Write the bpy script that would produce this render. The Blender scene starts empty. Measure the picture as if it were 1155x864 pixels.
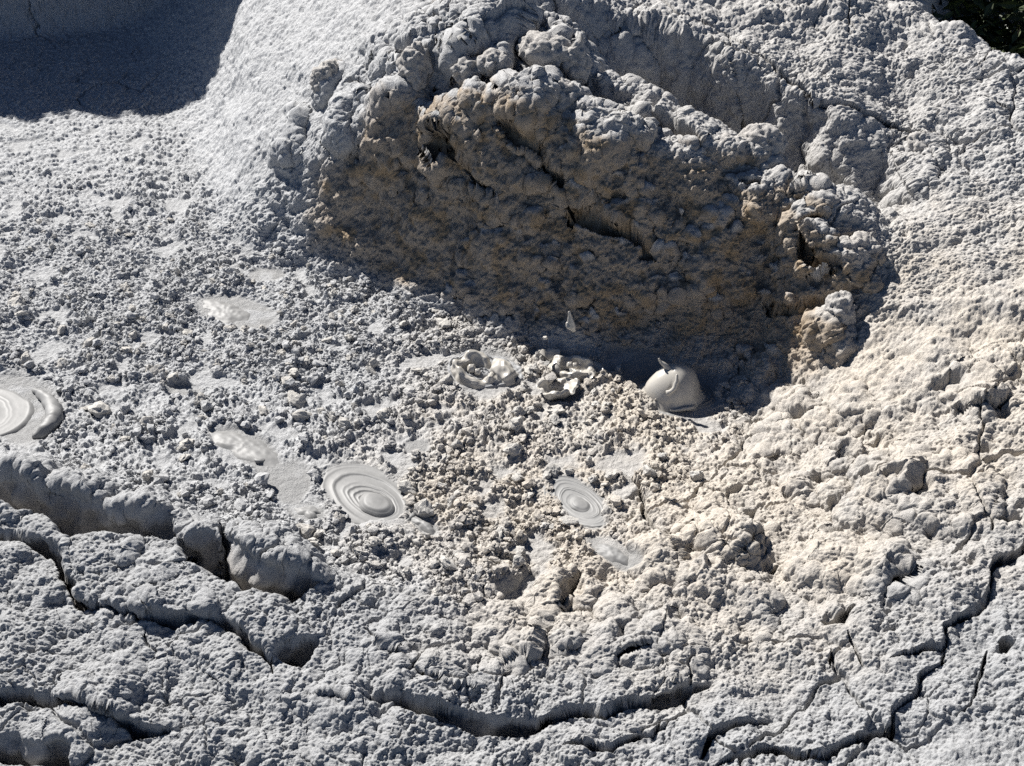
import bpy, bmesh, math, random
import numpy as np
from mathutils import Vector, Matrix
from concurrent.futures import ThreadPoolExecutor

random.seed(7)
rng = np.random.default_rng(11)
QUALITY = 1.18            # terrain mesh density
scene = bpy.context.scene
COL = scene.collection
R = math.radians

# ------------------------------------------------------------------ camera
CAM_H, PITCH, HFOV = 3.2, R(36), R(40)
PW, PH = 1155.0, 864.0
F = PW / 2 / math.tan(HFOV / 2)
SP, CP = math.sin(PITCH), math.cos(PITCH)
cam_d = bpy.data.cameras.new('camera')
cam = bpy.data.objects.new('camera', cam_d)
COL.objects.link(cam)
cam.location = (0, 0, CAM_H)
cam.rotation_euler = (math.pi / 2 - PITCH, 0, 0)
cam_d.sensor_fit = 'HORIZONTAL'
cam_d.angle = HFOV
cam_d.clip_start, cam_d.clip_end = 0.05, 2000
scene.camera = cam

def ray(px, py):
    cx, cy = (px - PW / 2) / F, -(py - PH / 2) / F
    return np.array([cx, CP + cy * SP, -SP + cy * CP])

# ------------------------------------------------------------------ sun, sky, colour management
SUN_TO = Vector((0.57, -0.67, -0.75)).normalized()      # the way the sunlight travels
elev = math.asin(-SUN_TO.z)
sd = bpy.data.lights.new('sun', 'SUN')
sd.energy, sd.angle, sd.color = 5.0, R(0.5), (1.0, 0.97, 0.925)
sun = bpy.data.objects.new('sun', sd)
COL.objects.link(sun)
sun.rotation_euler = SUN_TO.to_track_quat('-Z', 'Y').to_euler()
world = bpy.data.worlds.new('World')
scene.world = world
world.use_nodes = True
nt = world.node_tree
nt.nodes.clear()
sky = nt.nodes.new('ShaderNodeTexSky')
sky.sky_type = 'NISHITA'
sky.sun_disc = False
sky.sun_elevation = elev
sky.altitude, sky.air_density, sky.dust_density, sky.ozone_density = 2400, 0.5, 0.1, 1.0
sky.sun_rotation = math.atan2(-SUN_TO.x, -SUN_TO.y)
bg = nt.nodes.new('ShaderNodeBackground')
bg.inputs['Strength'].default_value = 0.05
wo = nt.nodes.new('ShaderNodeOutputWorld')
nt.links.new(sky.outputs[0], bg.inputs[0])
nt.links.new(bg.outputs[0], wo.inputs[0])
vs = scene.view_settings
vs.view_transform, vs.look, vs.gamma, vs.use_curve_mapping, vs.exposure = 'Standard', 'None', 1.0, False, 1.0
scene.cycles.diffuse_bounces = 1
scene.cycles.use_denoising = False

# ------------------------------------------------------------------ numpy noise
TAB = 65536
TJ = rng.random((TAB, 4)).astype(np.float32)
_g = rng.normal(size=(TAB, 3)); _g /= np.linalg.norm(_g, axis=1)[:, None]
TG = _g.astype(np.float32)
def _hash(ix, iy, iz, seed):
    seed = int(seed)
    h = (ix * 73856093) ^ (iy * 19349663) ^ (iz * 83492791) ^ (seed * 2654435 + 977)
    h ^= (h >> 13)
    return (h * 1274126177 >> 8) & (TAB - 1)

def _chunks(fn, P, *a):
    n = len(P)
    if n < 40000:
        return fn(P, *a)
    parts = np.array_split(np.arange(n), 24)
    with ThreadPoolExecutor(4) as ex:
        res = list(ex.map(lambda ii: fn(P[ii[0]:ii[-1] + 1], *a), parts))
    if isinstance(res[0], tuple):
        return tuple(np.concatenate(x) for x in zip(*res))
    return np.concatenate(res)

def _perlin(P, scale, seed):
    q = P / scale
    i = np.floor(q).astype(np.int64)
    f = (q - i).astype(np.float32)
    w = f * f * f * (f * (f * 6 - 15) + 10)
    out = 0
    for dx in (0, 1):
        for dy in (0, 1):
            for dz in (0, 1):
                g = TG[_hash(i[:, 0] + dx, i[:, 1] + dy, i[:, 2] + dz, seed)]
                d = g[:, 0] * (f[:, 0] - dx) + g[:, 1] * (f[:, 1] - dy) + g[:, 2] * (f[:, 2] - dz)
                wx = w[:, 0] if dx else 1 - w[:, 0]
                wy = w[:, 1] if dy else 1 - w[:, 1]
                wz = w[:, 2] if dz else 1 - w[:, 2]
                out = out + d * wx * wy * wz
    return out * 1.6
def perlin(P, scale, seed=0):
    return _chunks(_perlin, P, scale, seed)
def fbm(P, scale, seed=0, oct=4, gain=0.5):
    out, a = 0, 1.0
    for k in range(oct):
        out = out + a * perlin(P, scale / 2 ** k, seed + k * 17)
        a *= gain
    return out

def _worley(P, scale, seed):
    """soft union of round granules: 0 in the creases, about 1 on top of the largest"""
    q = P / scale
    i = np.floor(q).astype(np.int64)
    f = (q - i).astype(np.float32)
    best = np.zeros(len(P), np.float32)
    for dx in (-1, 0, 1):
        for dy in (-1, 0, 1):
            for dz in (-1, 0, 1):
                t = TJ[_hash(i[:, 0] + dx, i[:, 1] + dy, i[:, 2] + dz, seed)]
                ex = f[:, 0] - dx - t[:, 0]
                ey = f[:, 1] - dy - t[:, 1]
                ez = f[:, 2] - dz - t[:, 2]
                r = 0.5 + 0.55 * t[:, 3]
                d2 = ex * ex + ey * ey + ez * ez
                np.maximum(best, np.sqrt(np.maximum(r * r - d2, 0)), out=best)
    return best
def granules(P, scale, seed=0):
    return _chunks(_worley, P, scale, seed)

def _edges(P, scale, seed):
    q = P / scale
    i = np.floor(q).astype(np.int64); f = (q - i).astype(np.float32)
    f1 = np.full(len(P), 9, np.float32); f2 = np.full(len(P), 9, np.float32)
    z0 = np.zeros(len(P), np.int64)
    for dx in (-1, 0, 1):
        for dy in (-1, 0, 1):
            t = TJ[_hash(i[:, 0] + dx, i[:, 1] + dy, z0, seed)]
            d = np.sqrt((f[:, 0] - dx - t[:, 0]) ** 2 + (f[:, 1] - dy - t[:, 1]) ** 2)
            f2 = np.minimum(f2, np.maximum(f1, d)); f1 = np.minimum(f1, d)
    return (f2 - f1) * scale
def cell_edges(P, scale, seed=0):
    return _chunks(_edges, P, scale, seed)

def sstep(a, b, x):
    t = np.clip((x - a) / (b - a), 0, 1)
    return t * t * (3 - 2 * t)

# ------------------------------------------------------------------ the lie of the land: slopes walked away from the eye along sight columns
# (column px): (pool row, height there), [(row, slope) towards the eye], [(row, slope) away from the eye]; slope = rise per metre away, in degrees
COLS = [
 (-320, (440, 0.02), [(520, -4), (560, -12), (700, 10), (980, 10)], [(300, 0), (150, 0), (40, 0), (-60, 3), (-200, 4)]),
 (-120, (420, 0.00), [(505, 0), (540, -12), (640, 10), (980, 10)], [(300, 0), (150, 0), (40, 0), (-60, 3), (-200, 4)]),
 (0,   (400, 0.00), [(505, 0), (540, -14), (620, 10), (980, 11)], [(150, 0), (40, 0), (-60, 3), (-200, 4)]),
 (80,  (400, 0.00), [(530, 0), (562, -14), (640, 9), (980, 11)], [(150, 0), (40, 0), (-60, 3), (-200, 4)]),
 (160, (380, 0.00), [(560, 0), (590, -14), (660, 8), (980, 11)], [(150, 0), (45, 1), (-60, 4), (-200, 4)]),
 (240, (380, 0.00), [(585, 0), (618, -14), (690, 8), (980, 11)], [(250, 0), (170, 4), (90, 10), (0, 14), (-200, 5)]),
 (290, (400, 0.00), [(605, 0), (640, -14), (700, 9), (980, 11)], [(290, 0), (240, 28), (160, 30), (100, 17), (0, 14), (-200, 4)]),
 (335, (400, 0.00), [(625, 0), (655, -12), (710, 9), (980, 11)], [(300, 0), (240, 42), (195, 54), (165, 48), (130, 20), (100, 15), (40, 12), (-60, 8), (-200, 4)]),
 (385, (420, 0.00), [(640, 0), (670, -8), (720, 8), (980, 10)], [(312, 0), (260, 54), (195, 71), (150, 68), (120, 24), (100, 18), (50, 16), (0, 10), (-200, 5)]),
 (440, (440, 0.00), [(650, 0), (690, -4), (730, 8), (980, 10)], [(325, 0), (270, 54), (200, 73), (126, 76), (100, 34), (80, 22), (40, 18), (0, 12), (-200, 5)]),
 (520, (450, 0.00), [(650, 0), (700, 2), (740, 8), (980, 10)], [(358, 0), (300, 54), (200, 73), (130, 77), (108, 32), (85, 22), (45, 17), (0, 12), (-200, 5)]),
 (600, (470, 0.00), [(650, 2), (710, 3), (760, 8), (980, 9)], [(384, 0), (330, 50), (220, 69), (134, 74), (112, 28), (90, 20), (60, 22), (0, 14), (-200, 5)]),
 (690, (480, 0.00), [(560, 0), (620, -4), (700, 3), (760, 8), (980, 9)], [(408, 0), (350, 46), (250, 64), (182, 69), (130, 26), (118, 20), (80, 8), (45, 14), (0, 18), (-200, 6)]),
 (740, (480, 0.00), [(550, -1), (620, -3), (700, 2), (765, 8), (980, 9)], [(416, 0), (360, 44), (250, 63), (188, 64), (145, 26), (105, 8), (0, 15), (-200, 7)]),
 (790, (480, 0.00), [(540, -2), (620, -3), (700, 2), (770, 8), (980, 9)], [(420, 0), (370, 42), (250, 63), (195, 62), (158, 26), (122, 8), (0, 16), (-200, 8)]),
 (855, (480, 0.00), [(530, -5), (620, -3), (700, 4), (770, 9), (980, 9)], [(432, 2), (390, 30), (340, 50), (225, 60), (185, 46), (168, 24), (150, 8), (0, 17), (-200, 10)]),
 (930, (500, 0.08), [(620, -1), (700, 6), (980, 9)], [(430, 12), (380, 30), (330, 44), (250, 50), (218, 28), (185, 10), (150, 14), (90, 18), (0, 20), (-150, 12)]),
 (965, (500, 0.13), [(610, 1), (700, 8), (980, 9)], [(420, 13), (370, 24), (305, 40), (250, 42), (230, 26), (185, 12), (120, 19), (0, 20), (-120, 13)]),
 (1000, (500, 0.17), [(600, 3), (700, 9), (980, 9)], [(410, 15), (355, 20), (285, 28), (258, 20), (205, 14), (168, 12), (148, 32), (0, 21), (-80, 14)]),
 (1080, (500, 0.24), [(600, 6), (700, 11), (980, 9)], [(410, 16), (300, 19), (200, 18), (100, 20), (30, 20)]),
 (1155, (500, 0.29), [(600, 8), (700, 12), (980, 9)], [(410, 16), (300, 18), (200, 18), (100, 20), (72, 21)]),
 (1260, (500, 0.36), [(600, 9), (700, 12), (980, 9)], [(410, 15), (300, 17), (200, 18), (140, 20)]),
 (1460, (500, 0.50), [(600, 9), (980, 9)], [(410, 14), (300, 16), (200, 18)]),
]
RIM_FROM = 1040
ctrl = []
def walk(px, py0, z0, steps):
    r = ray(px, py0)
    t = (CAM_H - z0) / -r[2]
    hl = math.hypot(r[0], r[1])
    d, z, py = t * hl, z0, py0
    out = [(px, d, z)]
    for py1, slope in steps:
        n = max(1, int(abs(py1 - py) / 22))
        for k in range(1, n + 1):
            rr = ray(px, py + (py1 - py) * k / n)
            m = rr[2] / math.hypot(rr[0], rr[1])              # height lost per metre along the sight line
            s = math.tan(R(slope))
            d1 = (CAM_H - z + s * d) / (s - m)                # sight line meets the slope
            z = z + s * (d1 - d)
            d = d1
            out.append((px, d, z))
        py = py1
    return out
for px, (py0, z0), down, up in COLS:
    dn = walk(px, py0, z0, down)
    uu = walk(px, py0, z0, up)
    pts = dn + uu[1:]
    last = uu[-1]
    if px >= RIM_FROM:
        for k in range(1, 6):
            pts.append((px, last[1] + 0.25 * k, last[2] + 0.02 - 0.30 * k))
    else:
        for k in range(1, 5):
            pts.append((px, last[1] + 0.6 * k, last[2] + (0.0 if px < 900 else -0.1 * k)))
    first = dn[-1]
    pts.append((px, max(first[1] - 0.4, 1.0), first[2] - 0.1))
    for (p, d, z) in pts:
        r = ray(p, 432)
        hx = r[0] / math.hypot(r[0], r[1]); hy = r[1] / math.hypot(r[0], r[1])
        # bearing of the column depends on the row only slightly; use the exact one for this point
        # (bearing from the sight line through the point)
        A = d
        # solve px from (X, Y, z): px fixed -> X / depth = (p - PW/2) / F
        c = (p - PW / 2) / F
        Y = d
        for _ in range(30):
            X = c * (Y * CP + (CAM_H - z) * SP)
            Y = math.sqrt(max(d * d - X * X, 0.01))
        ctrl.append((X, Y, z))
ctrl = np.array(ctrl)
def rbf_fit(P, z, c=0.03, lam=2e-4):
    n = len(P)
    r = np.sqrt(((P[:, None] - P[None]) ** 2).sum(2) + c * c)
    A = np.zeros((n + 3, n + 3)); A[:n, :n] = r - lam * np.eye(n) * -1
    A[:n, n:] = np.c_[np.ones(n), P]; A[n:, :n] = A[:n, n:].T
    return np.linalg.solve(A, np.r_[z, 0, 0, 0])
SRC = ctrl[:, :2].copy()
W = rbf_fit(SRC, ctrl[:, 2])
def rbf(Q, c=0.03):
    def f(Qc):
        r = np.sqrt(((Qc[:, None] - SRC[None]) ** 2).sum(2) + c * c)
        return r @ W[:-3] + W[-3] + Qc @ W[-2:]
    out = []
    for ch in np.array_split(Q, max(1, len(Q) // 8000)):
        out.append(f(ch))
    return np.concatenate(out)

# coarse raster in (s, Y), X = s (Y + 2.32)
S0, S1, Y0, Y1 = -0.47, 0.47, 2.0, 10.4
NSC, NYC = 330, 560
sc_ = np.linspace(S0, S1, NSC); yc_ = np.linspace(Y0, Y1, NYC)
SS, YY = np.meshgrid(sc_, yc_)
XX = SS * (YY + 2.32)
HB = rbf(np.c_[XX.ravel(), YY.ravel()]).reshape(SS.shape)
def blur(a, k):
    ker = np.exp(-0.5 * (np.arange(-3 * k, 3 * k + 1) / k) ** 2); ker /= ker.sum()
    m = 3 * k
    b = np.pad(a, ((m, m), (0, 0)), 'edge'); a = sum(ker[i] * b[i:i + a.shape[0]] for i in range(len(ker)))
    b = np.pad(a, ((0, 0), (m, m)), 'edge'); return sum(ker[i] * b[:, i:i + a.shape[1]] for i in range(len(ker)))
HB = blur(HB, 1)
# the high bank that shades the back of the pool
P3 = np.c_[XX.ravel(), YY.ravel(), np.zeros(XX.size)]
nz = (0.22 * perlin(P3, 1.1, 5) + 0.10 * perlin(P3, 0.45, 6)).reshape(XX.shape)
foot = 7.95 + 0.22 * (XX + 2.6) + 0.5 * nz
top = 1.86 + 0.26 * nz + 0.64 * np.clip((XX + 4.2) / 1.6, 0, 1) - np.clip(XX + 2.50, 0, 9) * 5.5
bank = np.minimum((YY - foot) * 2.3, top)
k_ = 0.06
HB = np.maximum(HB, bank) + k_ * np.log1p(np.exp(-np.abs(HB - bank) / k_)) * (bank > -0.5)

def base_h(X, Y):
    s = X / (Y + 2.32)
    fx = np.clip((s - S0) / (S1 - S0) * (NSC - 1), 0, NSC - 1.001)
    fy = np.clip((Y - Y0) / (Y1 - Y0) * (NYC - 1), 0, NYC - 1.001)
    ix, iy = fx.astype(int), fy.astype(int)
    ax, ay = fx - ix, fy - iy
    return ((HB[iy, ix] * (1 - ax) + HB[iy, ix + 1] * ax) * (1 - ay) + (HB[iy + 1, ix] * (1 - ax) + HB[iy + 1, ix + 1] * ax) * ay)
def hit(px, py):
    """first point of the bare land on the sight line"""
    r = ray(px, py)
    t = np.linspace(2.2, 12, 2500)
    z = CAM_H + r[2] * t
    h = base_h(r[0] * t, r[1] * t)
    k = np.nonzero(z < h)[0]
    k = k[0] if len(k) else len(t) - 1
    tt = t[max(k - 1, 0)]
    if k > 0:
        a, b = z[k - 1] - h[k - 1], h[k] - z[k]
        tt = t[k - 1] + (t[k] - t[k - 1]) * a / max(a + b, 1e-9)
    return np.array([r[0] * tt, r[1] * tt, CAM_H + r[2] * tt])
def px_m(p):
    """metres per photo pixel at a point"""
    return (p[1] * CP + (CAM_H - p[2]) * SP) / F

# ------------------------------------------------------------------ fine grid
def row_density(y):
    d = F * CAM_H / (CAM_H ** 2 + y ** 2)
    d = d * (1 + 0.95 * sstep(2.55, 2.7, y) * (1 - sstep(3.75, 3.95, y))) * (1 + 2.2 * sstep(4.25, 4.5, y) * (1 - sstep(5.5, 5.8, y))) * (1 + 0.5 * sstep(5.5, 6, y)) * (1 - 0.75 * sstep(8.4, 9.2, y))
    return d * (0.35 + 0.65 * sstep(2.3, 2.6, y))
yy = np.linspace(Y0, Y1, 6000)
cum = np.concatenate([[0], np.cumsum(row_density(yy))[:-1]]) * (yy[1] - yy[0])
NR = int(cum[-1] * 0.95 * QUALITY)
rows = np.interp(np.linspace(0, cum[-1], NR), cum, yy)
ss = np.linspace(-1, 1, int(1500 * QUALITY))
ss = 0.47 * (0.82 * ss + 0.18 * ss ** 5)
NC = len(ss)
S, Y = np.meshgrid(ss, rows)
X = S * (Y + 2.32)
X = X.ravel(); Y = Y.ravel()
H = base_h(X, Y)
N = len(X)
def project(X, Y, Z):
    dep = Y * CP + (CAM_H - Z) * SP
    return PW / 2 + F * X / dep, PH / 2 - F * ((Z - CAM_H) * CP + Y * SP) / dep
U, V = project(X, Y, H)          # where each bare vertex lies in the photo: used to look up which kind of mud lies there

def poly_sd(u, v, poly):
    """signed distance to a polygon, positive inside, clipped far away"""
    u = u.astype(np.float32); v = v.astype(np.float32)
    d = np.full(len(u), 1e9, np.float32); ins = np.zeros(len(u), bool)
    n = len(poly)
    for k in range(n):
        (x0, y0), (x1, y1) = poly[k], poly[(k + 1) % n]
        ex, ey = x1 - x0, y1 - y0
        t = np.clip(((u - x0) * ex + (v - y0) * ey) / (ex * ex + ey * ey), 0, 1)
        d = np.minimum(d, (u - x0 - t * ex) ** 2 + (v - y0 - t * ey) ** 2)
        if y0 != y1:
            c = ((y0 > v) != (y1 > v)) & (u < (x1 - x0) * (v - y0) / (y1 - y0) + x0)
            ins ^= c
    d = np.sqrt(d)
    return np.where(ins, d, -d)

B3 = np.c_[X, Y, H]
wob = perlin(B3, 0.25, 31) * 22 + perlin(B3, 0.08, 32) * 9
POOL = [(-200, 130), (120, 130), (190, 150), (240, 200), (280, 265), (350, 300), (430, 322), (520, 352), (620, 388), (760, 416), (850, 440),
        (862, 480), (800, 530), (740, 560), (700, 585), (700, 630), (620, 668), (530, 690), (440, 662), (350, 632), (250, 590), (100, 545), (0, 515), (-200, 510)]
m_pool = sstep(-14, 14, poly_sd(U, V, POOL) + wob * 0.8)
CREAM = [(430, 560), (520, 420), (600, 385), (720, 395), (860, 400), (1000, 255), (1400, 260), (1400, 560), (1120, 600), (1010, 650), (930, 715), (850, 745), (740, 735),
         (640, 725), (540, 715), (520, 640)]
m_cream = sstep(-130, 110, poly_sd(U, V, CREAM) + wob * 2)
CLIFF = [(290, 215), (335, 190), (390, 175), (440, 120), (480, 110), (520, 135), (580, 135), (640, 150), (680, 185), (740, 185), (800, 180), (850, 185), (900, 205), (940, 245), (1005, 285), (1000, 360),
         (930, 440), (840, 430), (720, 410), (600, 385), (520, 350), (420, 318), (320, 275)]
m_cliff = sstep(-10, 25, poly_sd(U, V, CLIFF) + wob * 0.5)
FLANK = [(170, -60), (430, -60), (420, 40), (380, 90), (320, 150), (290, 220), (240, 235), (200, 190), (190, 150)]
m_flank = sstep(-25, 30, poly_sd(U, V, FLANK) + wob)
m_bluff = sstep(0.05, 0.5, base_h(X, Y)) * (X < -1.9) * (Y > 7.4)
BACKPOOL = [(-400, -100), (250, -100), (260, 60), (230, 140), (120, 200), (-400, 260)]
m_back = sstep(-40, 40, poly_sd(U, V, BACKPOOL) + wob)
GULLY = [(690, 35), (740, 35), (830, 70), (920, 110), (990, 150), (975, 172), (900, 150), (800, 110), (720, 70)]
m_gully = sstep(-6, 10, poly_sd(U, V, GULLY) + wob * 0.3)
RIGHT = [(850, 440), (1000, 260), (1500, 250), (1500, 640), (1000, 640), (880, 560), (840, 500)]
m_right = sstep(-40, 40, poly_sd(U, V, RIGHT) + wob)

# smooth wet patches: (px, py, half width px, half height px, turn in the picture, degrees)
SMOOTH = [(272, 503, 50, 19, 22), (310, 535, 50, 16, 50), (262, 352, 52, 17, 12), (330, 545, 22, 30, 10), (345, 578, 26, 12, 10), (690, 623, 34, 13, 28), (478, 592, 22, 10, 35),
          (25, 462, 46, 46, 0), (413, 558, 58, 32, 32), (652, 567, 44, 20, 47), (548, 422, 44, 26, 12), (645, 418, 34, 17, 15), (755, 432, 60, 24, 14), (634, 446, 20, 10, 0),
          (720, 405, 40, 14, 10), (775, 465, 40, 8, 0), (470, 505, 14, 8, 0), (300, 310, 20, 8, 0), (210, 440, 20, 8, 0)]
m_smooth = np.zeros(N)
for (px, py, a, b, tr) in SMOOTH:
    c, s = math.cos(R(tr)), math.sin(R(tr))
    du, dv = U - px, V - py
    e = np.hypot((du * c + dv * s) / a, (-du * s + dv * c) / b)
    m_smooth = np.maximum(m_smooth, 1 - sstep(0.75, 1.2, e + wob * 0.012))
drips = sstep(0.15, 0.55, perlin(B3, 0.16, 91) + 0.5 * perlin(B3, 0.06, 92)) * m_pool * 0.85     # scattered low wet spots between the clods
m_smooth = np.maximum(m_smooth, drips)

# ------------------------------------------------------------------ cracks: (points in the photo, half width m, depth m, far side raised by m)
CRACKS = [
 ([(-60, 548), (0, 560), (50, 575), (95, 590), (150, 598), (205, 608)], .060, .15, .04),
 ([(205, 612), (250, 638), (285, 655), (330, 662), (365, 662)], .055, .14, .05),
 ([(248, 600), (253, 618), (247, 640)], .012, .15, .0),
 ([(-40, 612), (20, 612), (55, 622), (72, 648)], .022, .12, .03),
 ([(62, 618), (70, 640), (78, 668), (95, 688), (140, 697), (200, 702), (250, 706), (275, 722), (300, 742), (312, 762)], .024, .12, .03),
 ([(310, 745), (340, 740), (362, 732)], .035, .14, .02),
 ([(-40, 800), (20, 797), (75, 799), (118, 812), (150, 826), (185, 830), (198, 824)], .020, .14, .03),
 ([(-20, 850), (20, 846), (60, 856), (85, 880)], .045, .12, .03),
 ([(355, 790), (400, 800), (420, 798)], .018, .10, .02),
 ([(412, 716), (440, 742), (478, 770), (500, 776)], .010, .1, .01),
 ([(415, 790), (450, 796), (500, 812), (530, 824), (580, 832), (610, 826), (640, 812), (680, 812), (712, 798), (760, 794), (800, 778)], .028, .12, .035),
 ([(490, 775), (530, 790), (545, 800)], .008, .08, .01),
 ([(640, 852), (690, 848), (712, 838), (738, 836), (760, 820)], .010, .09, .015),
 ([(740, 838), (748, 822)], .012, .10, .0),
 ([(790, 860), (803, 838), (830, 830), (870, 820)], .014, .11, .02),
 ([(800, 868), (860, 858), (930, 862), (960, 840), (1005, 830), (1008, 808), (1035, 785), (1045, 768), (1070, 750)], .012, .12, .02),
 ([(1000, 756), (1040, 740), (1062, 738), (1066, 716), (1090, 706), (1112, 672), (1118, 650), (1150, 620), (1175, 600)], .012, .13, .02),
 ([(1078, 812), (1096, 792), (1108, 770), (1112, 740)], .007, .08, .0),
 ([(1064, 755), (1066, 738)], .010, .1, .0),
 ([(936, 740), (938, 760)], .006, .08, .0), ([(958, 724), (968, 752), (972, 762)], .009, .09, .0),
 ([(1120, 560), (1122, 590), (1116, 608)], .008, .1, .0),
 ([(1126, 732), (1146, 730)], .026, .12, .02),
 ([(990, 678), (1010, 664), (1034, 650)], .024, .13, .02),
 ([(925, 706), (945, 705), (968, 690)], .018, .10, .02),
 ([(1020, 572), (1042, 552), (1040, 530)], .018, .09, .02),
 ([(940, 518), (962, 526), (985, 520)], .016, .08, .02),
 ([(1080, 460), (1110, 463), (1145, 455)], .016, .06, .02),
 ([(700, 535), (722, 548), (724, 575), (735, 598), (752, 622)], .011, .13, .0),
 ([(755, 622), (770, 640)], .02, .12, .0),
 ([(628, 690), (650, 665), (655, 652)], .03, .12, .02),
 ([(568, 756), (598, 752), (606, 728), (612, 712)], .012, .10, .02),
 ([(630, 742), (665, 738), (668, 724)], .014, .08, .02), ([(690, 748), (720, 746), (745, 735)], .012, .07, .02),
 ([(820, 640), (842, 628), (862, 600)], .010, .07, .01), ([(865, 652), (880, 640)], .014, .08, .0),
 # the back slope and the mound
 ([(735, -8), (760, 22), (822, 40), (828, 62)], .009, .07, .0),
 ([(822, 42), (870, 78), (920, 118), (952, 122), (985, 142), (1010, 150), (1050, 162)], .008, .06, .01),
 ([(828, 62), (836, 80), (848, 96)], .008, .08, .0),
 ([(600, 30), (640, 70), (680, 100), (720, 132), (745, 140), (790, 170)], .035, .15, .04),
 ([(590, 22), (630, 30), (680, 55), (705, 72), (740, 80)], .02, .15, .04),
 ([(455, 60), (500, 95), (545, 88), (580, 62), (600, 30), (612, 15)], .045, .16, .05),
 ([(480, 35), (500, 8), (510, -10)], .03, .12, .0),
 ([(395, 95), (420, 92), (428, 110)], .02, .10, .0),
 ([(955, 5), (962, 38)], .006, .07, .0), ([(1090, 88), (1110, 76), (1120, 60)], .007, .06, .0), ([(1100, 110), (1140, 130), (1138, 140)], .006, .06, .0),
 ([(560, 140), (610, 170), (640, 205), (645, 240), (700, 260), (740, 290)], .022, .10, .03),
 ([(930, 250), (905, 265), (920, 300), (960, 320)], .018, .08, .02),
 ([(860, 340), (900, 350), (960, 342)], .015, .05, .02),
 ([(480, 170), (540, 205), (570, 215)], .014, .05, .02),
]
rim_c = 0.0
D = np.zeros(N)
crackm = np.zeros(N)
wx = X + 0.016 * perlin(B3, 0.11, 41) + 0.004 * perlin(B3, 0.035, 42)
wy = Y + 0.020 * perlin(B3, 0.11, 43) + 0.005 * perlin(B3, 0.035, 44)
wmod = 1 + 0.65 * perlin(B3, 0.14, 45)
def carve(pts, hw, depth, step):
    hw *= 0.68 if hw < .05 else 0.8
    step *= .8
    P = np.array([hit(*p)[:2] for p in pts])
    m = 0.5
    idx = np.nonzero((X > P[:, 0].min() - m) & (X < P[:, 0].max() + m) & (Y > P[:, 1].min() - m) & (Y < P[:, 1].max() + m))[0]
    x, y = wx[idx], wy[idx]
    best = np.full(len(idx), 1e9); side = np.zeros(len(idx)); along = np.zeros(len(idx))
    seg = np.r_[0, np.cumsum(np.hypot(*np.diff(P, axis=0).T))]
    for k in range(len(P) - 1):
        e = P[k + 1] - P[k]; L2 = e @ e
        traw = ((x - P[k, 0]) * e[0] + (y - P[k, 1]) * e[1]) / L2
        t = np.clip(traw, 0, 1)
        qx, qy = x - P[k, 0] - t * e[0], y - P[k, 1] - t * e[1]
        d = np.hypot(qx, qy)
        b = d < best
        best = np.where(b, d, best)
        side = np.where(b, np.sign(e[0] * qy - e[1] * qx) * (1 if e[0] >= 0 else -1), side)
        along = np.where(b, seg[k] + t * math.sqrt(L2), along)
    endt = np.clip(np.minimum(along, seg[-1] - along) / (0.12 * seg[-1] + 0.03), 0, 1) ** 0.6
    w = hw * np.clip(wmod[idx], 0.25, 1.8) * (0.15 + 0.85 * endt)
    prof = 1 - sstep(0.25 if hw > .02 else .45, 1.3 if hw > .02 else 1.15, best / w)
    lip = np.exp(-np.clip(best - w, 0, 9) / (0.016 + hw * 0.5))
    pil = np.exp(-((best - w) / (0.10 + hw)) ** 2)
    D[idx] += -depth * prof * (0.35 + 0.65 * endt) - 0.14 * np.minimum(hw, .05) * lip * endt + 0.004 * pil * endt
    if step:
        D[idx] += step * endt * np.where(side > 0, np.exp(-(best / 0.20) ** 2), -0.35 * np.exp(-(best / 0.10) ** 2))
    crackm[idx] = np.maximum(crackm[idx], prof * endt)
for c in CRACKS:
    carve(*c)

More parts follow.
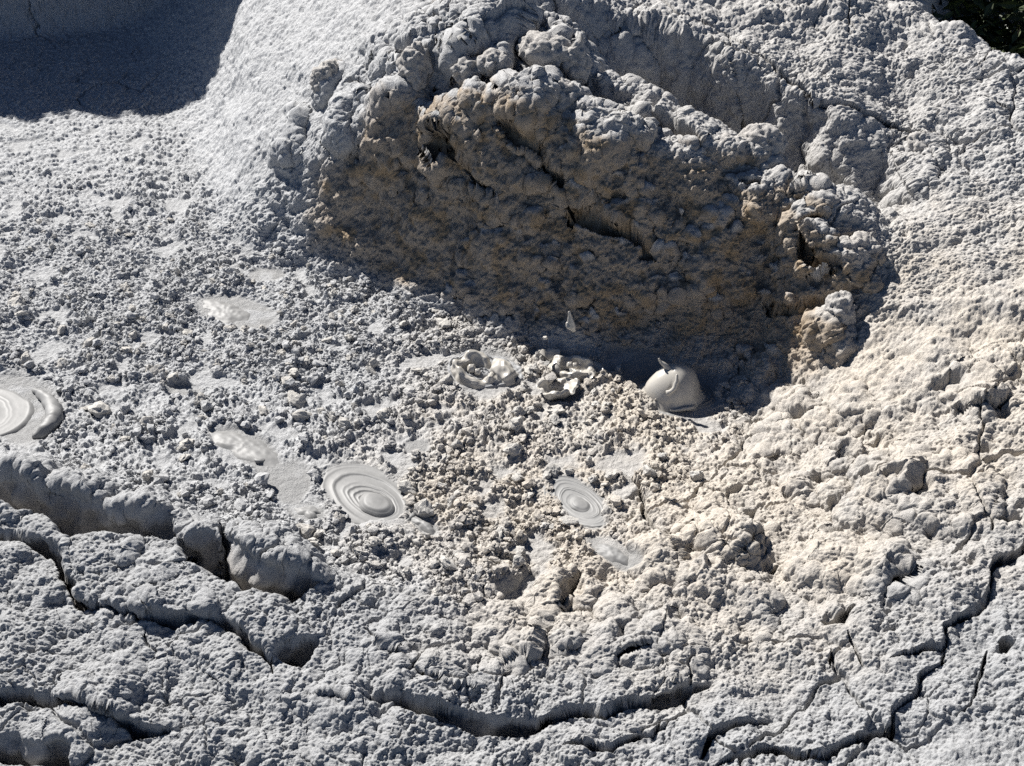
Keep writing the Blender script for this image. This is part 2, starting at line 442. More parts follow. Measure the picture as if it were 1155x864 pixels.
# ------------------------------------------------------------------ rounded swellings grown out of the crust: (px, py, radius px, height / radius)
LUMPS = [(330, 152, 28, .7), (372, 95, 26, .7), (385, 150, 26, .6), (440, 92, 30, .7), (428, 50, 24, .55), (470, 45, 34, .6), (500, 55, 36, .5), (545, 25, 62, .55),
         (455, 100, 38, .55), (508, 100, 24, .5), (585, 115, 42, .55), (540, 112, 20, .6), (680, 165, 56, .55), (700, 130, 34, .5), (628, 62, 34, .55), (615, 55, 22, .55),
         (750, 90, 34, .5), (700, 60, 44, .45), (850, 165, 24, .8), (868, 178, 24, .7), (818, 168, 24, .5), (785, 150, 26, .5), (905, 210, 26, .4),
         (1030, 190, 34, .4), (1050, 175, 22, .5),
         (820, 612, 44, .62), (845, 630, 20, .5), (780, 615, 24, .4), (1100, 445, 34, .35), (960, 520, 24, .5), (1000, 545, 44, .45), (1025, 570, 22, .5), (880, 500, 30, .45), (960, 465, 30, .35),
         (905, 555, 24, .4), (945, 560, 22, .5), (975, 585, 34, .35), (940, 640, 44, .35), (1000, 650, 34, .45), (1080, 560, 50, .3),
         (560, 715, 36, .55), (640, 715, 30, .6), (590, 740, 28, .5), (680, 735, 28, .5), (720, 738, 24, .5), (760, 720, 30, .5), (770, 745, 24, .4), (700, 700, 24, .5), (745, 640, 34, .45), (800, 660, 30, .4), (850, 690, 34, .35),
         (620, 672, 30, .55), (660, 668, 24, .5), (545, 655, 40, .3), (470, 650, 30, .3), (430, 612, 34, .3),
         (940, 372, 20, .9), (950, 395, 16, .6), (905, 460, 22, .6), (920, 480, 22, .5), (860, 420, 26, .5), (845, 445, 20, .6), (880, 448, 18, .6),
         (30, 555, 40, .4), (110, 562, 40, .45), (170, 580, 34, .4), (225, 600, 30, .4), (300, 632, 46, .5), (340, 650, 28, .5), (120, 625, 36, .4), (60, 600, 28, .4), (180, 640, 26, .3), (50, 660, 34, .4), (95, 690, 22, .45),
         (230, 730, 34, .4), (250, 745, 24, .5), (140, 705, 30, .35), (345, 770, 36, .45), (200, 780, 44, .3), (300, 700, 40, .3), (420, 770, 40, .35), (520, 745, 50, .25), (120, 790, 44, .3), (240, 835, 44, .35), (90, 835, 36, .4), (390, 830, 50, .3),
         (640, 170, 40, .35), (560, 190, 50, .3), (480, 150, 50, .35), (430, 170, 40, .35), (860, 240, 40, .4), (910, 280, 44, .4), (820, 290, 50, .3), (700, 300, 60, .25), (960, 300, 30, .4), (570, 300, 60, .2)]
PITS = [(1042, 556, 15), (1012, 552, 10), (985, 545, 9), (893, 566, 10), (1012, 655, 15), (1030, 648, 12), (1112, 505, 8), (940, 602, 9), (868, 642, 10), (905, 470, 9), (935, 700, 11), (1090, 465, 12), (1130, 462, 12), (1140, 585, 10),
        (845, 585, 9), (925, 545, 11), (950, 570, 9), (760, 700, 9), (700, 720, 10), (640, 690, 14), (655, 668, 11), (610, 740, 10), (800, 650, 9), (1060, 520, 7), (990, 500, 8), (1075, 425, 9), (1060, 435, 8), (1000, 690, 9), (720, 560, 9), (1135, 735, 9),
        (780, 625, 8), (870, 520, 8), (830, 560, 7), (1100, 640, 8), (1050, 600, 7), (960, 520, 9)]
LIST3 = []
for (px, py, rp, k) in LUMPS:
    if py < 210: k *= .78
    if py > 640 and px < 540 or py > 590 and px < 300: k *= 0.5
    elif py > 400: k *= .95 if px > 540 else .8
    c = hit(px, py); r = rp * px_m(c)
    idx = np.nonzero((np.abs(X - c[0]) < 1.4 * r) & (np.abs(Y - c[1]) < 2.2 * r))[0]
    dx, dy, dz = X[idx] - c[0], (Y[idx] - c[1]) * 0.85, (H[idx] - c[2]) * 0.8
    nn = 0.42 * r * perlin(B3[idx], 0.10, int(px) % 50) + 0.22 * r * perlin(B3[idx], 0.045, int(py) % 50)
    d = np.sqrt(dx * dx + dy * dy + dz * dz) + nn
    LIST3.append((idx, k * r * np.clip(1 - (d / r) ** 2, 0, 1) ** 0.72))
for (px, py, rp) in PITS:
    c = hit(px, py + 3); r = rp * px_m(c)
    idx = np.nonzero((np.abs(X - c[0]) < 2.2 * r) & (np.abs(Y - c[1]) < 2.2 * r))[0]
    d = np.hypot(wx[idx] - c[0], (wy[idx] - c[1]) * (0.8 + 0.5 * ((px * 7) % 10) / 10)) + 0.5 * r * perlin(B3[idx], 0.05, px % 40)
    D[idx] -= 0.9 * r * (1 - sstep(0.35, 1.15, d / r))
    D[idx] += 0.28 * r * np.exp(-((d - 1.35 * r) / (0.45 * r)) ** 2) * (Y[idx] > c[1])
LB = np.zeros(N)
for idx, h in LIST3:
    LB[idx] = np.maximum(LB[idx], h)

# ------------------------------------------------------------------ slumped steps: a bank face falls from an edge and the hollow below climbs back
def slump(pts, face, back):
    P = np.array([hit(p[0], p[1])[:2] for p in pts]); dep = np.array([p[2] for p in pts])
    idx = np.nonzero((X > P[:, 0].min() - .3) & (X < P[:, 0].max() + .3) & (Y > P[:, 1].min() - 1.2) & (Y < P[:, 1].max() + .5))[0]
    x = X[idx] + 0.02 * perlin(B3[idx], 0.16, 141) + 0.012 * perlin(B3[idx], 0.06, 143); y = Y[idx] + 0.025 * perlin(B3[idx], 0.18, 142) + 0.012 * perlin(B3[idx], 0.06, 144)
    best = np.full(len(idx), 1e9); sd_ = np.zeros(len(idx)); dd = np.zeros(len(idx))
    for k in range(len(P) - 1):
        e = P[k + 1] - P[k]; L2 = e @ e
        t = np.clip(((x - P[k, 0]) * e[0] + (y - P[k, 1]) * e[1]) / L2, 0, 1)
        qx, qy = x - P[k, 0] - t * e[0], y - P[k, 1] - t * e[1]
        d = np.hypot(qx, qy); b = d < best
        best = np.where(b, d, best)
        sd_ = np.where(b, np.where(e[0] * qy - e[1] * qx > 0, -d, d), sd_)     # positive towards the eye
        dd = np.where(b, dep[k] * (1 - t) + dep[k + 1] * t, dd)
    prof = np.where(sd_ > 0, sstep(0, 1, np.clip(sd_ / face, 0, 1)) * 0.35 + 0.65 * np.clip(sd_ / face, 0, 1), 0) * (1 - sstep(0, 1, np.clip((sd_ - face) / back, 0, 1)))
    D[idx] -= dd * prof
    return idx, np.clip(prof, 0, 1) * (dd > .01)
m_slump = np.zeros(N)
for a in (([(660, 8, 0), (695, 22, .28), (740, 32, .40), (800, 49, .43), (850, 73, .43), (900, 103, .41), (945, 133, .32), (975, 148, .14), (1005, 158, 0)],   .20, .27),
          ([(604, 14, 0), (625, 36, .12), (650, 62, .15), (680, 88, .13), (712, 104, .10), (750, 120, 0)], .07, .20),
          ([(470, 56, 0), (505, 52, .14), (545, 50, .18), (585, 52, .14), (606, 36, 0)], .10, .16),
          ([(612, -12, 0), (640, 6, .08), (665, 22, .09), (692, 38, 0)], .06, .16),
          ([(425, 60, 0), (450, 74, .07), (476, 80, 0)], .06, .10)):
    idx, p_ = slump(*a)
    m_slump[idx] = np.maximum(m_slump[idx], p_)

def normals(P):
    G = P.reshape(NR, NC, 3)
    gx = np.gradient(G, axis=1); gy = np.gradient(G, axis=0)
    n = np.cross(gx, gy).reshape(-1, 3)
    return n / np.maximum(np.linalg.norm(n, axis=1), 1e-12)[:, None]

P = np.c_[X, Y, H + np.where(m_slump > 0, np.minimum(D, 0), 0)]
D = np.where(m_slump > 0, 0, D)
n0 = normals(P)
P += n0 * (LB * (1 - 0.9 * crackm))[:, None]

# ------------------------------------------------------------------ the texture of the crust itself
nb = normals(P)
slope = 1 - np.clip(nb[:, 2], 0, 1)
warp = np.c_[perlin(P, 0.05, 61), perlin(P, 0.05, 62), perlin(P, 0.05, 63)] * 0.014 + np.c_[perlin(P, 0.014, 64), perlin(P, 0.014, 65), perlin(P, 0.014, 66)] * 0.004
Q = P + warp
g1 = granules(Q, 0.095, 1)
g2 = granules(Q, 0.044, 2)
g3 = granules(Q, 0.020, 3)
g4 = granules(P, 0.0115, 4)
big = fbm(P, 0.5, 71, 3)
med = fbm(P, 0.16, 75, 3)
g5 = granules(P + 3.3, 0.0068, 6)
fine = fbm(P, 0.03, 79, 4, .6)
patch = 0.80 + 0.75 * np.clip(perlin(P, 0.24, 83) + 0.4 * perlin(P, 0.09, 89), -0.9, 0.9)
skin = 0.55 + 0.65 * sstep(-0.4, 0.4, perlin(P, 0.17, 90))
pit = sstep(-0.1, 0.5, perlin(P, 0.13, 84)) + 0.35
crust = (0.020 * g1 * patch + 0.013 * g2 * patch + 0.0085 * g3 * (0.4 + 0.6 * patch) * skin + 0.0072 * g4 * skin + 0.0032 * g5 + 0.0052 * fine + 0.020 * med)
soft = (0.004 * g1 * patch + 0.008 * g2 * pit + 0.006 * g3 * pit + 0.0062 * g4 * skin + 0.0033 * g5 + 0.0055 * fine + 0.024 * med + 0.010 * g1 * patch)
lot = 0.12 + 1.05 * sstep(-0.5, 0.5, perlin(P, 0.19, 85) + 0.5 * perlin(P, 0.07, 86))
curd = lot * (np.clip(g2 - 0.3 - 0.3 * (1 - patch), 0, 2) * 0.019 + np.clip(g3 - 0.25, 0, 2) * 0.023 * patch) + 0.0095 * g4 * (.5 + .5 * lot) + 0.004 * g5 + 0.010 * fine
rock = (0.034 * med + 0.016 * np.abs(perlin(Q, 0.11, 87)) + 0.010 * perlin(Q, 0.05, 88) + 0.003 * g2 + 0.008 * g3 + 0.0075 * g4 + 0.004 * g5 + 0.010 * fine)
flank = 0.004 * g2 + 0.006 * g3 + 0.0065 * g4 + 0.003 * g5 + 0.014 * med + 0.0045 * fine
calm = 0.0018 * fine + 0.0015 * g3 + 0.004 * med
back = 0.004 * g2 + 0.010 * g3 + 0.009 * g4 + 0.006 * fine + 0.006 * med
ew = Q + np.c_[perlin(P, 0.10, 131), perlin(P, 0.10, 132), perlin(P, 0.1, 133)] * 0.035
hair = (1 - sstep(0.004, 0.016, cell_edges(ew, 0.30, 9))) * sstep(-0.05, 0.35, perlin(P, 0.5, 134))
hair2 = (1 - sstep(0.003, 0.011, cell_edges(ew, 0.12, 10))) * sstep(0.1, 0.5, perlin(P, 0.28, 135))
d = crust
for m, v in ((m_right, soft), (m_flank, flank), (m_cliff * sstep(0.12, 0.3, slope), rock), (np.maximum(m_gully * .6, sstep(.1, .5, m_slump) * .7), 0.5 * rock), (m_pool, curd), (m_back, back), (m_smooth, calm), (m_bluff, 1.6 * rock + 0.05 * np.abs(perlin(P * (1, 1, .25), 0.16, 120)))):
    d = d * (1 - m) + v * m
d = d - (0.022 * hair + 0.010 * hair2) * (1 - m_pool) * (1 - m_cliff) * (1 - m_flank) * (1 - m_smooth)
d = d * (1 - sstep(0.0, 0.3, crackm)) + 0.012 * big * (1 - m_pool) * (1 - m_smooth)
P += nb * d[:, None]
P[:, 2] += D
wall = sstep(0.03, 0.25, crackm)
nw = normals(P)
PW_ = P + 0
P += nw * (wall * (0.030 * perlin(PW_, 0.08, 101) + 0.014 * perlin(PW_, 0.04, 102) + 0.010 * granules(PW_, 0.045, 103) - 0.004))[:, None]

# ------------------------------------------------------------------ materials
def new_mat(name):
    m = bpy.data.materials.new(name); m.use_nodes = True
    t = m.node_tree; t.nodes.clear()
    o = t.nodes.new('ShaderNodeOutputMaterial'); b = t.nodes.new('ShaderNodeBsdfPrincipled')
    t.links.new(b.outputs[0], o.inputs[0])
    return m, t, b
def mix(t, fac, a, b):
    n = t.nodes.new('ShaderNodeMix'); n.data_type = 'RGBA'
    for key, v in ((0, fac), (6, a), (7, b)):
        if hasattr(v, 'is_output') or isinstance(v, bpy.types.NodeSocket): t.links.new(v, n.inputs[key])
        else: n.inputs[key].default_value = v if key == 0 else (*v, 1)
    return n.outputs[2]
def noise(t, scale, detail=6, rough=.6):
    n = t.nodes.new('ShaderNodeTexNoise'); n.inputs['Scale'].default_value = scale; n.inputs['Detail'].default_value = detail; n.inputs['Roughness'].default_value = rough
    tc = t.nodes.new('ShaderNodeTexCoord'); t.links.new(tc.outputs['Object'], n.inputs['Vector'])
    return n.outputs[0]
def ramp(t, x, a, b):
    n = t.nodes.new('ShaderNodeMapRange'); n.inputs[1].default_value = a; n.inputs[2].default_value = b
    t.links.new(x, n.inputs[0]); return n.outputs[0]
def attr(t, name):
    n = t.nodes.new('ShaderNodeAttribute'); n.attribute_name = name; return n.outputs['Fac']
def bump(t, b, h, strength, dist):
    n = t.nodes.new('ShaderNodeBump'); n.inputs['Strength'].default_value = strength; n.inputs['Distance'].default_value = dist
    t.links.new(h, n.inputs['Height']); t.links.new(n.outputs[0], b.inputs['Normal'])

GREY = (0.365, 0.368, 0.372)
PALE = (0.445, 0.450, 0.457)
CREAMC = (0.510, 0.462, 0.400)
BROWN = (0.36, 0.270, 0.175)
WET = (0.25, 0.248, 0.243)
mud, t, b = new_mat('dried_mud')
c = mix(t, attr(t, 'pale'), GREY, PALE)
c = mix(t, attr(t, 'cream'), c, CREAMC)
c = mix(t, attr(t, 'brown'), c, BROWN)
c = mix(t, attr(t, 'wet'), c, WET)
hs = t.nodes.new('ShaderNodeHueSaturation'); t.links.new(c, hs.inputs['Color'])
t.links.new(ramp(t, noise(t, 45, 8, .7), .2, .8), hs.inputs['Value'])
hs.inputs['Value'].default_value = 1
mr = t.nodes.new('ShaderNodeMapRange'); mr.inputs[1].default_value = .25; mr.inputs[2].default_value = .75; mr.inputs[3].default_value = .80; mr.inputs[4].default_value = 1.14
t.links.new(noise(t, 45, 8, .7), mr.inputs[0]); t.links.new(mr.outputs[0], hs.inputs['Value'])
t.links.new(hs.outputs[0], b.inputs['Base Color'])
rg = t.nodes.new('ShaderNodeMapRange'); rg.inputs[3].default_value = .93; rg.inputs[4].default_value = .5
t.links.new(attr(t, 'wet'), rg.inputs[0]); t.links.new(rg.outputs[0], b.inputs['Roughness'])
b.inputs['Specular IOR Level'].default_value = .25
bump(t, b, noise(t, 150, 7, .75), .9, .008)

wetm, t, b = new_mat('wet_mud')
c = mix(t, ramp(t, noise(t, 30, 4), .3, .7), (0.185, 0.184, 0.181), (0.225, 0.223, 0.218))
t.links.new(c, b.inputs['Base Color']); b.inputs['Roughness'].default_value = .56; b.inputs['Specular IOR Level'].default_value = .4
bump(t, b, noise(t, 60, 3), .12, .004)
creamwet, t, b = new_mat('pale_wet_mud')
c = mix(t, ramp(t, noise(t, 25, 4), .3, .7), (0.41, 0.385, 0.345), (0.46, 0.435, 0.39))
t.links.new(c, b.inputs['Base Color']); b.inputs['Roughness'].default_value = .26; b.inputs['Specular IOR Level'].default_value = .5
bump(t, b, noise(t, 50, 3), .08, .004)
clodm, t, b = new_mat('crumbly_mud')
oi = t.nodes.new('ShaderNodeObjectInfo')
c = mix(t, ramp(t, noise(t, 9, 3), .35, .65), (0.43, 0.42, 0.40), (0.51, 0.48, 0.435))
t.links.new(c, b.inputs['Base Color']); b.inputs['Roughness'].default_value = .9; b.inputs['Specular IOR Level'].default_value = .25
bump(t, b, noise(t, 170, 6, .7), .6, .005)
floorm, t, b = new_mat('forest_soil')
c = mix(t, noise(t, 3), (0.03, 0.035, 0.015), (0.07, 0.06, 0.035)); t.links.new(c, b.inputs['Base Color']); b.inputs['Roughness'].default_value = 1
leafm, t, b = new_mat('dark_leaf')
c = mix(t, ramp(t, noise(t, 14, 3), .35, .65), (0.018, 0.030, 0.007), (0.045, 0.062, 0.012)); t.links.new(c, b.inputs['Base Color']); b.inputs['Roughness'].default_value = .5
barkm, t, b = new_mat('bark')
c = mix(t, noise(t, 20), (0.05, 0.035, 0.025), (0.12, 0.09, 0.06)); t.links.new(c, b.inputs['Base Color']); b.inputs['Roughness'].default_value = .95

# ------------------------------------------------------------------ helpers for objects
def mesh_np(name, verts, faces, mat, smooth=True):
    me = bpy.data.meshes.new(name)
    verts = np.asarray(verts, np.float32); faces = np.asarray(faces, np.int32)
    k = faces.shape[1]
    me.vertices.add(len(verts)); me.vertices.foreach_set('co', verts.ravel())
    me.loops.add(faces.size); me.loops.foreach_set('vertex_index', faces.ravel())
    me.polygons.add(len(faces)); me.polygons.foreach_set('loop_start', np.arange(0, faces.size, k, dtype=np.int32))
    me.polygons.foreach_set('use_smooth', np.full(len(faces), smooth))
    me.update(calc_edges=True)
    me.materials.append(mat)
    return me
def link(name, me, parent=None, loc=(0, 0, 0)):
    o = bpy.data.objects.new(name, me); COL.objects.link(o); o.location = loc
    if parent: o.parent = parent
    return o
def tag(o, label=None, cat=None, group=None, kind=None):
    if label: o['label'] = label
    if cat: o['category'] = cat
    if group: o['group'] = group
    if kind: o['kind'] = kind
    return o
def thing(name, label, cat, loc, group=None):
    o = bpy.data.objects.new(name, None); COL.objects.link(o); o.location = loc; o.empty_display_size = .05
    return tag(o, label, cat, group)

# ------------------------------------------------------------------ setting: the mud itself and the ground beyond
ii = np.arange(NR * NC).reshape(NR, NC)
quads = np.stack([ii[:-1, :-1], ii[:-1, 1:], ii[1:, 1:], ii[1:, :-1]], -1).reshape(-1, 4)
me = mesh_np('mud_ground', P, quads, mud)
tint = np.clip(perlin(P, 0.35, 95) * 0.5 + 0.35 * perlin(P, 0.12, 98) + 0.2 * perlin(P, 0.05, 99) + 0.5, 0, 1)
cream_a = np.clip(m_cream * (0.5 + 0.75 * tint) * (1 - 0.5 * m_smooth), 0, 1)
cream_a = np.maximum(cream_a, 0.35 * (1 - sstep(0, 300, np.abs(U - 900) * 0.5)) * (1 - sstep(180, 420, V + 2 * wob)))
brown_n = sstep(0.0, 0.6, perlin(P, 0.10, 96) + 0.6 * perlin(P, 0.04, 97) + 0.05)
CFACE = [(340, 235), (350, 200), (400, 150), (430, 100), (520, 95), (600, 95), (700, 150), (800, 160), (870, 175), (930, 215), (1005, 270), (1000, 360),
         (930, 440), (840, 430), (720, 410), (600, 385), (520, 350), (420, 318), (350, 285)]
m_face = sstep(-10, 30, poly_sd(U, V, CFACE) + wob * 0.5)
brown_a = np.clip(m_face * sstep(0.15, 0.4, slope) * (0.62 + 0.33 * brown_n) + 0.35 * crackm * (1 - m_pool), 0, 1)  # brown mud on the mound face, its darker tone also painted to deepen the shade
pale_a = np.clip(np.maximum(np.maximum(m_pool, m_flank), (1 - sstep(230, 480, V + 2 * wob)) * 0.8) * (0.75 + 0.5 * tint), 0, 1)  # paler pool mud; on the flank the pale tone paints in sun brightness
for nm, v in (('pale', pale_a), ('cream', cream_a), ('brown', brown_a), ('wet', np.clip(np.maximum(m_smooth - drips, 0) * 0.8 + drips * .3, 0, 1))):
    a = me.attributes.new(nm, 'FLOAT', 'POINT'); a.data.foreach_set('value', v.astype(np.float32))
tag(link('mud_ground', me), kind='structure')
fl = mesh_np('forest_floor', [(-400, -400, -.9), (400, -400, -.9), (400, 400, -.9), (-400, 400, -.9)], [(0, 1, 2, 3)], floorm, False)
tag(link('forest_floor', fl), kind='structure')

#OBJECTS
UPX, VPX = U, V
# ================================================================== the things in the mud pool
def revolve(prof, na, a0=0.0, a1=2 * math.pi, sx=1.0, sy=1.0, turn=0.0, fn=None):
    """turn a profile [(r, z)] round the upright axis; fn(r, z, ang) may bend it"""
    full = abs(a1 - a0 - 2 * math.pi) < 1e-6
    ang = np.linspace(a0, a1, na, endpoint=not full)
    V = []
    for (r, z) in prof:
        for a in ang:
            rr, zz = fn(r, z, a) if fn else (r, z)
            x, y = rr * math.cos(a) * sx, rr * math.sin(a) * sy
            V.append((x * math.cos(turn) - y * math.sin(turn), x * math.sin(turn) + y * math.cos(turn), zz))
    Fq = []
    for i in range(len(prof) - 1):
        for j in range(na if full else na - 1):
            k = (j + 1) % na
            Fq.append((i * na + j, i * na + k, (i + 1) * na + k, (i + 1) * na + j))
    return np.array(V), np.array(Fq)
def tube(path, radii, ns=14, sub=6):
    """a smooth tapering tube through points, closed at both ends"""
    path = [Vector(p) for p in path]
    pts, rs = [], []
    n = len(path)
    for i in range(n - 1):
        p0, p1, p2, p3 = path[max(i - 1, 0)], path[i], path[i + 1], path[min(i + 2, n - 1)]
        for k in range(sub + (1 if i == n - 2 else 0)):
            t = k / sub
            q = 0.5 * ((2 * p1) + (p2 - p0) * t + (2 * p0 - 5 * p1 + 4 * p2 - p3) * t * t + (3 * p1 - p0 - 3 * p2 + p3) * t ** 3)
            pts.append(q); rs.append(radii[i] * (1 - t) + radii[i + 1] * t)
    V, Fq = [], []
    ref = Vector((0.31, -0.9, 0.2)).normalized()
    for i, p in enumerate(pts):
        tg = (pts[min(i + 1, len(pts) - 1)] - pts[max(i - 1, 0)]).normalized()
        u = tg.cross(ref).normalized(); v = tg.cross(u)
        rr = rs[i] if 0 < i < len(pts) - 1 else rs[i] * 0.15
        for k in range(ns):
            a = 2 * math.pi * k / ns
            V.append(tuple(p + (u * math.cos(a) + v * math.sin(a)) * rr))
    for i in range(len(pts) - 1):
        for k in range(ns):
            Fq.append((i * ns + k, i * ns + (k + 1) % ns, (i + 1) * ns + (k + 1) % ns, (i + 1) * ns + k))
    return np.array(V), np.array(Fq)
def wobble(V, amp, scale, seed):
    V = np.array(V, float)
    return V + np.c_[perlin(V, scale, seed), perlin(V, scale, seed + 1), perlin(V, scale, seed + 2)] * amp
def icos(sub):
    bm = bmesh.new(); bmesh.ops.create_icosphere(bm, subdivisions=sub, radius=1)
    bm.verts.ensure_lookup_table()
    V = np.array([v.co[:] for v in bm.verts]); Fq = np.array([[v.index for v in f.verts] for f in bm.faces]); bm.free()
    return V, Fq
def ground(px, py):
    return hit(px, py)
def gvec(c, dx, dy):
    """a step in the photo near point c as a step over flat ground, metres"""
    m = px_m(c)
    el = math.atan2(CAM_H - c[2], c[1])
    return np.array([dx * m, -dy * m / math.sin(el)])

# ---- ripple discs -------------------------------------------------------------------------------
def ripple_disc(c, ellipse_c, a, b, turn, rings, amp, seed, lift=0.006, na=150, nr=110, rough=0.0, bowl=0.0):
    """eccentric rings spreading from the centre c to an ellipse; returns local verts and faces about c"""
    off = ellipse_c - c[:2]
    V = []
    gg = np.random.default_rng(seed)
    ring_list = [((m + gg.uniform(.1, .9)) / (rings * 1.7), gg.uniform(.025, .07), gg.uniform(.15, 1.1), gg.normal() * .9) for m in range(int(rings * 1.7))]
    ph = np.array([[math.cos(2 * math.pi * k / na), math.sin(2 * math.pi * k / na), 0] for k in range(na)])
    w1 = perlin(ph * 1.0 + seed, 0.9, seed); w2 = perlin(ph * 1.0 + seed, 0.3, seed + 3)
    for i in range(nr):
        r = i / (nr - 1)
        for k in range(na):
            an = 2 * math.pi * k / na
            rr = r * (1 + 0.07 * w1[k] * r + 0.03 * w2[k] * r)
            x, y = a * rr * math.cos(an), b * rr * math.sin(an)
            x, y = x * math.cos(turn) - y * math.sin(turn), x * math.sin(turn) + y * math.cos(turn)
            e = r ** 1.15
            z = lift
            for (rk, wk, ak, pk) in ring_list:
                q = (r + (0.05 * w1[k] + 0.028 * w2[k]) * (.4 + r) + 0.03 * math.sin(an * 2 + rk * 9) * r - rk) / wk
                if -1.2 < q < 3.5:
                    fade = 0.30 + 0.70 * (0.5 + 0.5 * math.cos(an - 2.6 + pk))
                    z += amp * ak * fade * (math.exp(-q * q * 6) if q < 0 else math.exp(-q * 1.3))
            z += bowl * r * r
            if r > 0.86: z -= 0.030 * ((r - 0.86) / 0.14) ** 2
            V.append((x + off[0] * e, y + off[1] * e, z))
    V = np.array(V)
    if rough: V[:, 2] += rough * np.abs(perlin(V + seed, 0.02, 5)) + rough * perlin(V + seed, 0.045, 6)
    Fq = []
    for i in range(nr - 1):
        for k in range(na):
            Fq.append((i * na + k, i * na + (k + 1) % na, (i + 1) * na + (k + 1) % na, (i + 1) * na + k))
    return V, np.array(Fq)
def dome_mesh(r, h, sx, sy, turn, seed, groove=True):
    prof = []
    for i in range(34):
        t = i / 33
        rr = r * math.sin(t * math.pi / 2) * (1 + 0.10 * sstep(.8, 1, t)); z = h * math.cos(t * math.pi / 2)
        if groove: z += 0.05 * h * math.sin(t * 17) * t
        prof.append((max(rr, 1e-4), z - 0.002))
    prof.append((r * 1.18, -0.012))
    V, Fq = revolve(prof, 60, sx=sx, sy=sy, turn=turn)
    return wobble(V, r * 0.10, r * 1.3, seed), Fq

def swirl(label, dome_px, ell_px, a_px, tip, rings, amp, seed, mat, dr, dh, tail=None, minor=0.55, bowl=0.0):
    c = ground(*dome_px); e = ground(*ell_px)
    v = gvec(e, *tip)                                   # half major axis as a step in the photo
    a = np.hypot(*v); turn = math.atan2(v[1], v[0])
    root = thing('mud_swirl', label, 'mud swirl', tuple(c), 'swirls of wet mud spread over the pool')
    V, Fq = ripple_disc(c, e[:2], a, a * minor, turn, rings, amp, seed, bowl=bowl)
    V[:, 2] += base_h(V[:, 0] + c[0], V[:, 1] + c[1]) - c[2]
    link('ripple_disc', mesh_np('ripple_disc', V, Fq, mat), root)
    if dr:
        V, Fq = dome_mesh(dr, dh, 1.25, 0.85, turn, seed + 9)
        link('centre_dome', mesh_np('centre_dome', V, Fq, mat), root, (0, 0, .008))
    return root, c, turn, a
swirl('smooth grey oval swirl with a round button dome, between two wet puddles', (425, 572), (413, 559), 52, (54, 34), 6, .0062, 3, wetm, .055, .024, minor=.62)
swirl('narrow pointed grey swirl lying beside the long cream crack', (654, 571), (651, 567), 40, (33, 33), 5, .0042, 21, wetm, .035, .012, minor=.52)
root, c, turn, a = swirl('half seen swirl of fine arcs ending in a thick rolled lip', (-44, 470), (-24, 466), 50, (66, 10), 7, .0035, 34, wetm, 0, 0, minor=.80)
P0 = [ground(*p) for p in ((38, 441), (52, 452), (61, 466), (62, 480), (52, 490), (36, 495))]
V, Fq = tube([Vector((p[0] - c[0], p[1] - c[1], p[2] - c[2] + z)) for p, z in zip(P0, (.006, .014, .020, .022, .018, .006))], [.010, .022, .032, .034, .030, .010])
link('rolled_lip', mesh_np('rolled_lip', wobble(V, .008, .03, 77), Fq, wetm), root)

# ---- wet puddles ----------------------------------------------------------------------------------
def puddle(label, px, py, v, minor, seed, blobs=()):
    c = ground(px, py); w = gvec(c, *v); a = np.hypot(*w); turn = math.atan2(w[1], w[0])
    prof = [(i / 24, 0) for i in range(25)]; prof[0] = (1e-3, 0)
    ph = seed * 1.7
    def fn(r, z, an):
        k = 1 + 0.16 * math.sin(2 * an + ph) + 0.11 * math.sin(3 * an + ph * 2) + 0.07 * math.sin(7 * an + ph * 3)
        return a * r * k, 0.013 - 0.026 * r ** 2.6
    V, Fq = revolve(prof, 72, sx=1, sy=minor, turn=turn, fn=fn)
    V[:, 2] += base_h(V[:, 0] + c[0], V[:, 1] + c[1]) - c[2]
    V[:, 2] += 0.003 * perlin(V + seed, .05, 3) + 0.0025 * perlin(V + seed, .018, 4)
    root = thing('mud_puddle', label, 'puddle', tuple(c), 'wet puddles between the clods')
    link('wet_surface', mesh_np('wet_surface', V, Fq, wetm), root)
    for (bx, by, br) in blobs:
        q = ground(bx, by); v0, f0 = icos(3)
        v0 = wobble(v0 * (br, br * .8, br * .35), br * .2, br, int(bx))
        link('mud_blister', mesh_np('mud_blister', v0, f0, wetm), root, (q[0] - c[0], q[1] - c[1], q[2] - c[2] + .008))
puddle('wet grey puddle with two small blisters, above the oval swirl', 274, 504, (52, 20), .42, 1, ((279, 506, .016), (293, 521, .02)))
puddle('broad shallow puddle behind a broken white chunk, far across the pool', 255, 352, (40, 9), .52, 2)
puddle('small puddle beside the left rim of the oval swirl', 347, 578, (20, 8), .50, 3)
puddle('little puddle at the lower tip of the oval swirl', 478, 593, (17, 9), .42, 5)
puddle('pale thin puddle below the narrow pointed swirl', 690, 625, (28, 13), .40, 6)

